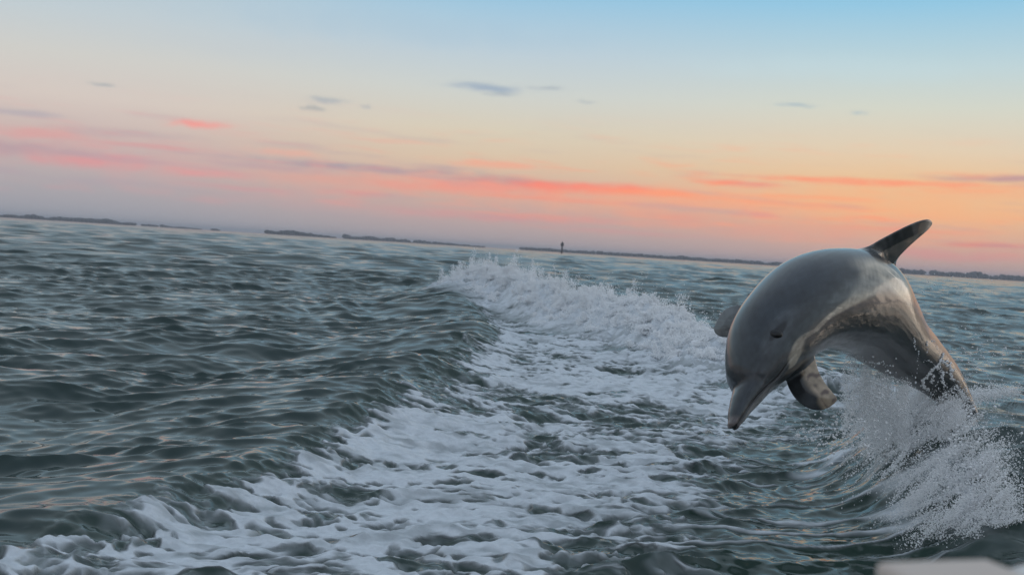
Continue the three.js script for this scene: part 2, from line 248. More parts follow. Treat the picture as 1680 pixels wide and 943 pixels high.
{
  const S = 2048, col = new Uint8Array(S * S * 4), rough = new Uint8Array(S * S * 4), bump = new Float32Array(S * S);
  const enc = (v) => Math.round(255 * (v <= 0.0031308 ? v * 12.92 : 1.055 * v ** (1 / 2.4) - 0.055));
  const LUT = new Uint8Array(1025); for (let i = 0; i <= 1024; i++) LUT[i] = enc(i / 1024);
  for (let j = 0; j < S; j++) {
    const z = -3 * (40 / 3) ** ((j + 0.5) / S);
    for (let i = 0; i < S; i++) {
      const x = ((i + 0.5) / S) * 10 - 4.5, o = (j * S + i) * 4;
      let f = foam(x, z); const edge = sstep(0, 0.06, i / S) * sstep(1, 0.94, i / S) * sstep(1, 0.9, j / S); f *= edge;
      const churn = inWake(x, z) * edge, green = (churn * 0.5 + 0.5 * clamp(fbm(x * 0.8, z * 0.8, 3) + 0.4) * churn);
      const fine = noise(x * 19, z * 24) * 0.6 + noise(x * 43, z * 52) * 0.45 + noise(x * 90, z * 110) * 0.25;
      const thick = 0.5 + 0.9 * fbm(x * 1.6 + 70, z * 2.6, 4) + 0.45 * noise(x * 9 + 2, z * 14); const ff = clamp(f * (0.9 + 0.24 * fine) * mix(0.62, 1, sstep(0.15, 0.6, thick)));
      const wr = mix(0.033, 0.038, green), wg = mix(0.054, 0.063, green), wb = mix(0.050, 0.051, green);
      col[o] = LUT[(mix(wr, 0.77, ff) * 1024) | 0]; col[o + 1] = LUT[(mix(wg, 0.81, ff) * 1024) | 0]; col[o + 2] = LUT[(mix(wb, 0.85, ff) * 1024) | 0]; col[o + 3] = 255;
      rough[o] = rough[o + 1] = rough[o + 2] = 255 * mix(mix(0.06, 0.18, sstep(0.45, 1, j / S)), 0.75, f); rough[o + 3] = 255;
      bump[j * S + i] = f * 0.7 + f * 0.3 * (fine + 0.5);
    }
  }
  const tex = (d, srgb) => { const t = new THREE.DataTexture(d, S, S, d.length === S * S ? THREE.RedFormat : THREE.RGBAFormat, d instanceof Float32Array ? THREE.FloatType : THREE.UnsignedByteType); t.magFilter = t.minFilter = THREE.LinearFilter; if (srgb) t.colorSpace = THREE.SRGBColorSpace; t.needsUpdate = true; return t; };
  const water = new THREE.MeshPhysicalMaterial({ name: 'sea_water', map: tex(col, true), roughness: 1, roughnessMap: tex(rough), bumpMap: tex(bump), bumpScale: 0.03, ior: 1.333 });
  tag(mesh('sea', seaGeometry, water), 'dark choppy sea with the foaming wake of a boat', 'sea', null, 'structure');
}
// ------------------------------------------------------------------ dolphin
// stations along the body from the tip of the beak to the tail stock: place in the photograph, distance, radii up, down and sideways (photograph pixels at that distance), lean of the back towards the viewer
const BODY = [
  [1204, 697, 4.66, 9, 9, 12, 0.3], [1209, 684, 4.69, 14, 14, 17, 0.3], [1217, 664, 4.74, 18, 20, 23, 0.3], [1227, 645, 4.79, 24, 26, 33, 0.3],
  [1235, 622, 4.84, 44, 38, 47, 0.3], [1247, 594, 4.9, 59, 52, 60, 0.3], [1264, 560, 4.98, 69, 66, 69, 0.33], [1293, 525, 5.1, 74, 72, 76, 0.4], [1327, 502, 5.24, 82, 76, 82, 0.46], [1366, 493, 5.4, 86, 82, 84, 0.48],
  [1407, 499, 5.58, 87, 83, 80, 0.44], [1442, 524, 5.76, 68, 76, 68, 0.38], [1474, 556, 5.94, 52, 64, 54, 0.32], [1507, 589, 6.12, 45, 47, 40, 0.28], [1542, 622, 6.3, 36, 34, 27, 0.25], [1568, 654, 6.46, 26, 26, 19, 0.25], [1588, 690, 6.58, 20, 20, 16, 0.25], [1602, 724, 6.66, 9, 10, 14, 0.25]];
const dolphinField = (() => {
  const P = BODY.map((b) => at(b[0], b[1], b[2])), right = new THREE.Vector3(1, 0, 0).applyQuaternion(camera.quaternion), up = new THREE.Vector3(0, 1, 0).applyQuaternion(camera.quaternion), back = new THREE.Vector3(0, 0, 1).applyQuaternion(camera.quaternion);
  const n = P.length, curve = new THREE.CatmullRomCurve3(P, false, 'centripetal'), N = (n - 1) * 12, C = [], T = [], D = [], L = [], R = [];
  const D0 = P.map((p, i) => {
    const a = BODY[Math.max(0, i - 1)], b = BODY[Math.min(n - 1, i + 1)], hx = a[0] - b[0], hy = -(a[1] - b[1]), l = Math.hypot(hx, hy), lean = BODY[i][6];
    return right.clone().multiplyScalar(hy / l).addScaledVector(up, -hx / l).multiplyScalar(Math.sqrt(1 - lean * lean)).addScaledVector(back, lean);
  });
  const cr = (a, b, c, d, t) => 0.5 * (2 * b + (c - a) * t + (2 * a - 5 * b + 4 * c - d) * t * t + (3 * b - a - 3 * c + d) * t * t * t);
  for (let i = 0; i <= N; i++) {
    const u = i / N, st = u * (n - 1), k = Math.min(n - 2, Math.floor(st)), t = st - k;
    C.push(curve.getPoint(u)); T.push(curve.getTangent(u).negate());
    const d = D0[k].clone().lerp(D0[k + 1], t); d.addScaledVector(T[i], -d.dot(T[i])).normalize(); D.push(d); L.push(d.clone().cross(T[i]).normalize());
    const B = (j) => BODY[clamp(j, 0, n - 1)];
    R.push([3, 4, 5].map((c) => { const m = (j) => (B(j)[c] * B(j)[2]) / F; return cr(m(k - 1), m(k), m(k + 1), m(k + 2), t); }));
  }
  const A = new Float64Array((N + 1) * 15); for (let i = 0; i <= N; i++) A.set([...C[i].toArray(), ...T[i].toArray(), ...D[i].toArray(), ...L[i].toArray(), ...R[i]], i * 15);
  const local = (x, y, z) => { // station along the body, sideways (left positive), up, radii there, excess beyond the ends
    let best = 1e9, bi = 0; for (let i = 0; i <= N; i++) { const o = i * 15, dx = x - A[o], dy = y - A[o + 1], dz = z - A[o + 2], d = dx * dx + dy * dy + dz * dz; if (d < best) { best = d; bi = i; } }
    const side = (j) => { const o = j * 15; return (x - A[o]) * A[o + 3] + (y - A[o + 1]) * A[o + 4] + (z - A[o + 2]) * A[o + 5]; };
    const s0 = side(bi); let j = bi, t = 0, e = 0;
    if (s0 > 0) { if (bi === 0) e = s0; else { j = bi - 1; t = 1; } } else if (bi === N) { e = -s0; j = N - 1; t = 1; }
    if (!e) { if (j === N) j = N - 1; const a = side(j), b = side(j + 1); t = clamp(a / (a - b || 1e-9)); }
    const o = j * 15, q = o + 15, m = (c) => A[o + c] + (A[q + c] - A[o + c]) * t;
    const px = x - m(0), py = y - m(1), pz = z - m(2);
    return { s: (j + t) / 12, u: px * m(9) + py * m(10) + pz * m(11), v: px * m(6) + py * m(7) + pz * m(8), ru: m(12), rd: m(13), w: m(14), e };
  };
  // fins: an outline (photograph pixels) laid in a plane through a point
  const fin = (outline, depth, normal, thick, tilt = 1) => {
    const O = at(outline[0][0], outline[0][1], depth), nn = normal.clone().normalize(), ex = new THREE.Vector3().crossVectors(up, nn).normalize(), ey = nn.clone().cross(ex);
    const pts = outline.map(([px, py]) => { const d = rayDir(px, py), t = O.clone().sub(camera.position).dot(nn) / d.dot(nn), p = d.multiplyScalar(t).add(camera.position).sub(O); return new THREE.Vector2(p.dot(ex), p.dot(ey)); });
    const poly = new THREE.SplineCurve([...pts, pts[0]]).getPoints(pts.length * 5).slice(0, -1), m = poly.length;
    const f = (x, y, z) => {
      const rx = x - O.x, ry = y - O.y, rz = z - O.z, a = rx * ex.x + ry * ex.y + rz * ex.z, b = rx * ey.x + ry * ey.y + rz * ey.z, c = rx * nn.x + ry * nn.y + rz * nn.z;
      let d = 1e9, inside = false;
      for (let i = 0, j = m - 1; i < m; j = i++) {
        const p = poly[i], q = poly[j], gx = q.x - p.x, gy = q.y - p.y, wx = a - p.x, wy = b - p.y, t = clamp((wx * gx + wy * gy) / (gx * gx + gy * gy)), hx = wx - gx * t, hy = wy - gy * t; d = Math.min(d, hx * hx + hy * hy);
        if ((p.y > b) !== (q.y > b) && a < ((q.x - p.x) * (b - p.y)) / (q.y - p.y) + p.x) inside = !inside;
      }
      d = Math.sqrt(d) * (inside ? -1 : 1);
      const th = 0.004 + Math.min(thick, Math.max(0, -d) * 0.38), g = Math.abs(c) - th;
      return Math.min(Math.max(d, g), 0) + Math.hypot(Math.max(d, 0), Math.max(g, 0));
    };
    const flat = (x, y, z) => [(x - O.x) * ex.x + (y - O.y) * ex.y + (z - O.z) * ex.z, (x - O.x) * ey.x + (y - O.y) * ey.y + (z - O.z) * ey.z];
    const hind = pts.slice(-5); // the last points of the outline run along the hind edge, tip to root
    const backEdge = (a, b) => { let d = 1e9; for (let i = 0; i + 1 < hind.length; i++) { const p = hind[i], q = hind[i + 1], gx = q.x - p.x, gy = q.y - p.y, t = clamp(((a - p.x) * gx + (b - p.y) * gy) / (gx * gx + gy * gy)); d = Math.min(d, Math.hypot(a - p.x - gx * t, b - p.y - gy * t)); } return d; };
    return Object.assign(f, { O, nn, ex, ey, uv: flat, back: backEdge });
  };
  const iF = 10 * 12 + 5, Tf = T[iF], Df = D[iF];
  const dorsal = fin([[1418, 412], [1440, 397], [1464, 384], [1490, 371], [1510, 363], [1524, 360.5], [1530, 365], [1524, 374], [1510, 386], [1492, 402], [1477, 418], [1470, 432], [1473, 452], [1440, 470], [1412, 440]], 5.52, Tf.clone().cross(Df).addScaledVector(back, 0.25), 0.026);
  const near = fin([[1318, 588], [1296, 612], [1292, 628], [1300, 646], [1312, 660], [1328, 670], [1347, 673], [1364, 666], [1374, 655], [1366, 643], [1354, 628], [1344, 610], [1336, 590]], 4.98, back.clone().addScaledVector(right, -0.35).addScaledVector(up, 0.25), 0.022);
  const farFin = fin([[1252, 508], [1222, 502], [1202, 502], [1186, 512], [1176, 528], [1172, 542], [1180, 551], [1194, 553], [1214, 552], [1250, 550]], 5.3, back.clone().addScaledVector(right, -0.6).addScaledVector(up, 0.5), 0.02);
  const smin = (a, b, k) => { const h = Math.max(k - Math.abs(a - b), 0) / k; return Math.min(a, b) - h * h * k * 0.25; };
  const mouth = (s) => mix(-0.26, -0.34, sstep(0, 2.6, s)) - 0.2 * sstep(2.6, 4.2, s) + 0.16 * sstep(3.9, 5.2, s);
  const body = (q) => {
    const rv = q.v > 0 ? q.ru : q.rd, re = Math.min(q.w, rv), a = q.u / q.w, b = q.v / rv, c = q.e / re, k0 = Math.sqrt(a * a + b * b + c * c), k1 = Math.sqrt((a / q.w) ** 2 + (b / rv) ** 2 + (c / re) ** 2);
    let d = k0 < 1e-4 ? -re : (k0 * (k0 - 1)) / k1;
    if (q.s < 5.6 && d < 0.03) { const m = (q.v - mouth(q.s) * q.rd) / 0.0075; d += 0.0085 * Math.exp(-m * m) * sstep(5.5, 4.6, q.s); }
    if (q.s < 5 && q.v > 0) { const m = (q.s - 2.9 - 0.4 * Math.abs(a)) / 0.28; d += 0.006 * Math.exp(-m * m); }
    return d;
  };
  const all = (x, y, z) => { const q = local(x, y, z); let d = body(q); if (d < 0.02 && d > -0.02) d += 0.0011 * fbm(q.s * 1.8 + q.u * 6, q.v * 11 + 3, 3) + 0.0006 * noise(q.u * 40 + q.s * 3, q.v * 45); d = smin(d, dorsal(x, y, z), 0.05); d = smin(d, near(x, y, z), 0.04); return smin(d, farFin(x, y, z), 0.04); };
  return { local, body, all, dorsal, near, farFin, mouth, C, T, D, L, R, N };
})();
function surfaceNets(f, lo, hi, cell) {
  const nx = Math.ceil((hi.x - lo.x) / cell) + 1, ny = Math.ceil((hi.y - lo.y) / cell) + 1, nz = Math.ceil((hi.z - lo.z) / cell) + 1, G = new Float32Array(nx * ny * nz).fill(1), B = 8, at3 = (i, j, k) => i + nx * (j + ny * k);
  for (let k = 0; k < nz; k += B) for (let j = 0; j < ny; j += B) for (let i = 0; i < nx; i += B) {
    const h = (B / 2) * cell, d = f(lo.x + i * cell + h, lo.y + j * cell + h, lo.z + k * cell + h), far = Math.abs(d) > h * 3.2;
    for (let c = k; c < Math.min(nz, k + B); c++) for (let b = j; b < Math.min(ny, j + B); b++) for (let a = i; a < Math.min(nx, i + B); a++) G[at3(a, b, c)] = far ? d : f(lo.x + a * cell, lo.y + b * cell, lo.z + c * cell);
  }
  const id = new Int32Array(nx * ny * nz).fill(-1), pos = [], idx = [];
  for (let k = 0; k + 1 < nz; k++) for (let j = 0; j + 1 < ny; j++) for (let i = 0; i + 1 < nx; i++) {
    const o = at3(i, j, k), g = [G[o], G[o + 1], G[o + nx], G[o + nx + 1], G[o + nx * ny], G[o + nx * ny + 1], G[o + nx * ny + nx], G[o + nx * ny + nx + 1]];
    let neg = 0; for (const v of g) neg += v < 0; if (neg === 0 || neg === 8) continue;
    let sx = 0, sy = 0, sz = 0, c = 0;
    for (let a = 0; a < 8; a++) for (const bit of [1, 2, 4]) { if (a & bit) continue; const b = a | bit; if ((g[a] < 0) === (g[b] < 0)) continue; const t = g[a] / (g[a] - g[b]); sx += (a & 1) + (bit === 1 ? t : 0); sy += ((a >> 1) & 1) + (bit === 2 ? t : 0); sz += ((a >> 2) & 1) + (bit === 4 ? t : 0); c++; }
    id[o] = pos.length / 3; pos.push(lo.x + (i + sx / c) * cell, lo.y + (j + sy / c) * cell, lo.z + (k + sz / c) * cell);
  }
  const quad = (a, b, c, d, flip) => { if (a < 0 || b < 0 || c < 0 || d < 0) return; flip ? idx.push(a, c, b, a, d, c) : idx.push(a, b, c, a, c, d); };
  for (let k = 1; k + 1 < nz; k++) for (let j = 1; j + 1 < ny; j++) for (let i = 1; i + 1 < nx; i++) {
    const o = at3(i, j, k), s = G[o] < 0, X = 1, Y = nx, Z = nx * ny;
    if (s !== G[o + X] < 0) quad(id[o - Y - Z], id[o - Z], id[o], id[o - Y], !s);
    if (s !== G[o + Y] < 0) quad(id[o - X - Z], id[o - X], id[o], id[o - Z], !s);
    if (s !== G[o + Z] < 0) quad(id[o - X - Y], id[o - Y], id[o], id[o - X], !s);
  }
  const n = pos.length / 3, P = new Float32Array(pos), Nn = new Float32Array(n * 3), e = cell * 0.6;
  for (let i = 0; i < n; i++) for (let pass = 0; pass < 2; pass++) {
    const x = P[i * 3], y = P[i * 3 + 1], z = P[i * 3 + 2], gx = f(x + e, y, z) - f(x - e, y, z), gy = f(x, y + e, z) - f(x, y - e, z), gz = f(x, y, z + e) - f(x, y, z - e), l = Math.hypot(gx, gy, gz) || 1;
    Nn[i * 3] = gx / l; Nn[i * 3 + 1] = gy / l; Nn[i * 3 + 2] = gz / l;
    if (pass === 0) { const d = clamp((f(x, y, z) * 2 * e) / l, -cell * 0.5, cell * 0.5); P[i * 3] -= (gx / l) * d; P[i * 3 + 1] -= (gy / l) * d; P[i * 3 + 2] -= (gz / l) * d; }
  }
  const geo = new THREE.BufferGeometry(); geo.setAttribute('position', new THREE.BufferAttribute(P, 3)); geo.setAttribute('normal', new THREE.BufferAttribute(Nn, 3)); geo.setIndex(idx); return geo;
}
const dolphin = new THREE.Group(); dolphin.name = 'dolphin';
const dolphinOrigin = dolphinField.C[100].clone();
{
  const Q = dolphinField, lo = new THREE.Vector3(1e9, 1e9, 1e9), hi = lo.clone().negate();
  Q.C.forEach((c, i) => { const r = Math.max(...Q.R[i]) + 0.06; lo.min(c.clone().addScalar(-r)); hi.max(c.clone().addScalar(r)); });
  for (const p of [at(1535, 355, 5.3), at(1535, 355, 5.8), at(1165, 500, 5.4), at(1375, 680, 4.8), at(1375, 680, 5.2)]) { lo.min(p.clone().addScalar(-0.05)); hi.max(p.clone().addScalar(0.05)); }
  const g = surfaceNets(Q.all, lo, hi, 0.0062), p = g.attributes.position, col = new Float32Array(p.count * 3);
  const put = (o, c) => { col[o] = c[0]; col[o + 1] = c[1]; col[o + 2] = c[2]; }, lerp3 = (a, b, t) => a.map((v, i) => mix(v, b[i], t));
  const seg = (s, v, pts) => { let best = 9, at0 = 0; for (let i = 0; i + 1 < pts.length; i++) { const [ax, ay] = pts[i], dx = pts[i + 1][0] - ax, dy = pts[i + 1][1] - ay, k = 0.22, t = clamp(((s - ax) * k * dx * k + (v - ay) * dy) / (dx * dx * k * k + dy * dy)), d = Math.hypot((s - ax - dx * t) * k, v - ay - dy * t) / mix(pts[i][2], pts[i + 1][2], t); if (d < best) { best = d; at0 = i + t; } } return best; };
  for (let i = 0; i < p.count; i++) {
    const x = p.getX(i), y = p.getY(i), z = p.getZ(i), q = Q.local(x, y, z), rv = q.v > 0 ? q.ru : q.rd, a = q.u / q.w, b = q.v / rv, h = clamp(b / Math.max(0.6, Math.hypot(a, b)), -1, 1);
    const streak = fbm(q.s * 2.2, h * 7 + 3, 4), fine = fbm(x * 40, y * 40 + z * 31, 3), blot = fbm(x * 9 + z * 5, y * 9, 3);
    let c = lerp3([0.036, 0.042, 0.046], [0.02, 0.026, 0.032], sstep(-0.05, 0.6, h + 0.25 * blot));              // flank to cape
    c = lerp3(c, [0.018, 0.021, 0.022], 0.85 * sstep(0.5, 0.1, Math.abs(h + 0.16 + 0.12 * streak) / 0.34) * sstep(6.2, 7.6, q.s));  // dark lower flank
    c = lerp3(c, [0.014, 0.017, 0.018], 0.92 * sstep(9.4, 10.8, q.s - 1.2 * Math.max(0, h - 0.5)));                                          // dark tail stock
    c = lerp3(c, [0.2, 0.2, 0.2], sstep(-0.46, -0.72, h + 0.15 * blot) * sstep(10.4, 8.6, q.s) * sstep(5.6, 6.4, q.s));  // belly
    c = lerp3(c, [0.2, 0.19, 0.18], sstep(0, -0.12, h - Q.mouth(q.s) + 0.03) * sstep(4.2, 2.6, q.s) * 0.8);     // lower jaw
    c = lerp3(c, [0.19, 0.15, 0.14], sstep(0.7, 0.1, q.s + 0.4 * blot) * 0.8);                                  // worn tip of the beak
    const hh = h + 0.05 * blot;
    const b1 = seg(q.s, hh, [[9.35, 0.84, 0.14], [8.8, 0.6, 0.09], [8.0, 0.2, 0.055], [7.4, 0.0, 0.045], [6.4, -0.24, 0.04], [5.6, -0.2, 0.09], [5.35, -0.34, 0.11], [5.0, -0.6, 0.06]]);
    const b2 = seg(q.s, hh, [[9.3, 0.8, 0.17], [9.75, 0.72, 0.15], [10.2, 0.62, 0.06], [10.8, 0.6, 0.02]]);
    if (q.u > 0 || q.s > 8.5) c = lerp3(c, [mix(0.4, 0.6, sstep(8.4, 9.4, q.s)), mix(0.35, 0.51, sstep(8.4, 9.4, q.s)), mix(0.28, 0.39, sstep(8.4, 9.4, q.s))], 0.95 * sstep(1.25, 0.55, Math.min(b1, b2) + 0.35 * streak));  // cream streak: warm light on the flank, painted into the skin colour
    const b3 = seg(q.s, hh, [[9.2, 0.62, 0.1], [8.4, 0.52, 0.09], [7.4, 0.22, 0.05]]); if (q.u > 0) c = lerp3(c, [0.15, 0.17, 0.175], 0.55 * sstep(1.6, 0.4, b3 + 0.3 * streak));
    const e1 = seg(q.s, hh, [[5.3, 0.42, 0.045], [4.6, 0.3, 0.05], [3.6, 0.42, 0.05], [2.3, 0.42, 0.05]]); if (q.s < 6 && Math.abs(a) > 0.4) c = lerp3(c, [0.016, 0.018, 0.022], 0.7 * sstep(1.4, 0.4, e1 + 0.4 * streak));
    const e3 = Math.hypot((q.s - 5.42) * 0.22, h - 0.4); if (Math.abs(a) > 0.4) c = lerp3(c, [0.075, 0.082, 0.088], 0.5 * sstep(0.3, 0.16, e3 + 0.1 * blot));
    const e2 = seg(q.s, h, [[5.52, 0.37, 0.08], [5.32, 0.43, 0.07]]); if (Math.abs(a) > 0.4) c = lerp3(c, [0.006, 0.006, 0.007], sstep(1.2, 0.7, e2));
    if (q.s < 5.2) { c = lerp3(c, [0.012, 0.012, 0.014], 0.95 * sstep(0.012, 0.005, Math.abs(q.v - Q.mouth(q.s) * q.rd)) * sstep(5.1, 4.4, q.s)); c = lerp3(c, [0.02, 0.022, 0.025], 0.6 * sstep(0.35, 0.1, Math.abs(q.s - 2.75 - 0.4 * Math.abs(a)) + 0.2 * blot) * sstep(0, 0.2, h)); }
    const dN = Q.near(x, y, z), dF = Q.farFin(x, y, z), dD = Q.dorsal(x, y, z), dB = Q.body(q);
    if (dN < 0.006 && dB > 0.0) {                                                                              // near flipper: dark blade, pale worn hind edge
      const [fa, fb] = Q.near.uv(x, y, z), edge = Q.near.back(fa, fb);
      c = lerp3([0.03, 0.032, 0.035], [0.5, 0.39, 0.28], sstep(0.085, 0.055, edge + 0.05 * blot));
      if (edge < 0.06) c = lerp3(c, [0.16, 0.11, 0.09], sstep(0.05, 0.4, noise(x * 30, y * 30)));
    }
    if (dF < 0.006 && dB > 0.004) c = [0.13, 0.14, 0.14];
    if (dD < 0.004 && dB > 0.008) c = lerp3([0.028, 0.028, 0.03], [0.1, 0.1, 0.1], sstep(-0.2, 0.4, streak + fbm(x * 14 + y * 9, y * 4, 2) * 2));
    const rake = sstep(0.3, 0.5, Math.abs(noise(q.s * 3 + 9 * h, h * 26 + q.s * 5))) * sstep(0.1, 0.3, noise(q.s * 0.9, h * 2 + 4)); const k = clamp(1 + 1.05 * streak + 1.0 * blot + 0.7 * fine + 1.1 * rake, 0.22, 2.5); c = c.map((v) => v * k);
    put(i * 3, c);
  }
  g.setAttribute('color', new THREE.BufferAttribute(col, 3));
  g.translate(-dolphinOrigin.x, -dolphinOrigin.y, -dolphinOrigin.z);
  const skin = new THREE.MeshPhysicalMaterial({ name: 'wet_dolphin_skin', vertexColors: true, roughness: 0.42, clearcoat: 0.8, clearcoatRoughness: 0.1, ior: 1.4 });
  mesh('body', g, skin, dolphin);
  const eyeSkin = new THREE.MeshPhysicalMaterial({ name: 'wet_eye', color: new THREE.Color(0.006, 0.005, 0.005), roughness: 0.3 });
  const eyeball = new THREE.SphereGeometry(0.035, 24, 16); eyeball.scale(1, 0.72, 1);
  for (const sideways of [1, -1]) {                        // station 5.42, h 0.41 on either side
    const i = 65, t = Q.C[i], u = 0.91 * Q.R[i][2] * sideways, v = 0.41 * Q.R[i][0], p = t.clone().addScaledVector(Q.L[i], u).addScaledVector(Q.D[i], v), out = p.clone().sub(t).normalize();
    for (let k = 0; k < 60 && Q.all(p.x, p.y, p.z) < -0.002; k++) p.addScaledVector(out, 0.002); for (let k = 0; k < 60 && Q.all(p.x, p.y, p.z) > 0; k++) p.addScaledVector(out, -0.002);
    const eye = mesh('eye', eyeball, eyeSkin, dolphin); eye.position.copy(p).addScaledVector(out, -0.021).sub(dolphinOrigin);
  }
  dolphin.position.copy(dolphinOrigin);
  tag(dolphin, 'grey dolphin leaping head down out of the boat wake', 'dolphin');
  scene.add(dolphin);
}

// ------------------------------------------------------------------ spray: drops of white water in the air
const dropShape = new THREE.IcosahedronGeometry(1, 1), white = new THREE.MeshStandardMaterial({ name: 'white_water', color: new THREE.Color(0.97, 0.975, 0.98), roughness: 0.6 });
const gauss = (r) => (r() + r() + r() + r() - 2) * 1.0;
function drops(name, label, category, list) {               // list of [x, y, z, radius, stretch vector or nothing]
  const o = new THREE.InstancedMesh(dropShape, white, list.length), m = new THREE.Matrix4(), q = new THREE.Quaternion(), p = new THREE.Vector3(), s = new THREE.Vector3(), up = new THREE.Vector3(0, 1, 0);
  list.forEach(([x, y, z, r, d], i) => { if (d) { q.setFromUnitVectors(up, d.clone().normalize()); s.set(r, r * (1 + d.length()), r); } else { q.identity(); s.set(r, r, r); } o.setMatrixAt(i, m.compose(p.set(x, y, z), q, s)); });
  o.name = name; o.castShadow = o.receiveShadow = true; scene.add(o); return tag(o, label, category, null, 'stuff');
}
const seaAt = (() => {                                      // height of the built sea surface near a place
  const P = seaGeometry.attributes.position, cell = 0.12, M = new Map();
  for (let i = 0; i < P.count; i++) { const x = P.getX(i), z = P.getZ(i); if (x < -4 || x > 6 || z < -30 || z > -2) continue; const k = Math.floor(x / cell) * 4096 + Math.floor(-z / cell); const y = P.getY(i); if (!M.has(k) || M.get(k) < y) M.set(k, y); }
  return (x, z) => M.get(Math.floor(x / cell) * 4096 + Math.floor(-z / cell)) ?? 0;
})();
{ // ragged top and face of the breaking crest
  const r = rng(3), list = [], path = [[-1.05, -26], [-0.5, -24.6], [0.3, -22.4], [1.0, -19.5], [1.75, -16.5], [2.35, -14.2], [2.8, -12.4]];
  for (let c = 0; c < 760; c++) {
    const t = 5.999 * r() ** 1.15, i = Math.floor(t), f = t - i, s = -0.1 + 1.0 * r() * r(), cx = mix(path[i][0], path[i + 1][0], f) - s * 0.97, cz = mix(path[i][1], path[i + 1][1], f) + s * 0.25;
    const base = seaAt(cx, cz), size = 0.05 + 0.16 * r() * r(), tall = 0.02 + 0.28 * r() * r() * r() * (t < 3.4 ? 1.35 : mix(1, 0.4, (t - 3.4) / 2.6)), n = 120 + 420 * r(), lean = (r() - 0.3) * 0.35;
    for (let k = 0; k < n; k++) { const h = r() ** 1.6, w = size * (1 - 0.6 * h); list.push([cx + gauss(r) * w - lean * h * 0.3, base - 0.02 + h * tall * 1.7 + gauss(r) * 0.02, cz + gauss(r) * w, 0.003 + 0.007 * r() * r()]); }
  }
  for (let k = 0; k < 900; k++) { const t = r() * 5.999, i = Math.floor(t), f = t - i, cx = mix(path[i][0], path[i + 1][0], f) + gauss(r) * 0.35, cz = mix(path[i][1], path[i + 1][1], f) + gauss(r) * 0.3; list.push([cx, seaAt(cx, cz) + 0.05 + 0.38 * r() * r(), cz, 0.003 + 0.008 * r() * r()]); }
  drops('breaker_spray', 'ragged white spray along the long breaking crest left of the dolphin', 'spray', list);
}
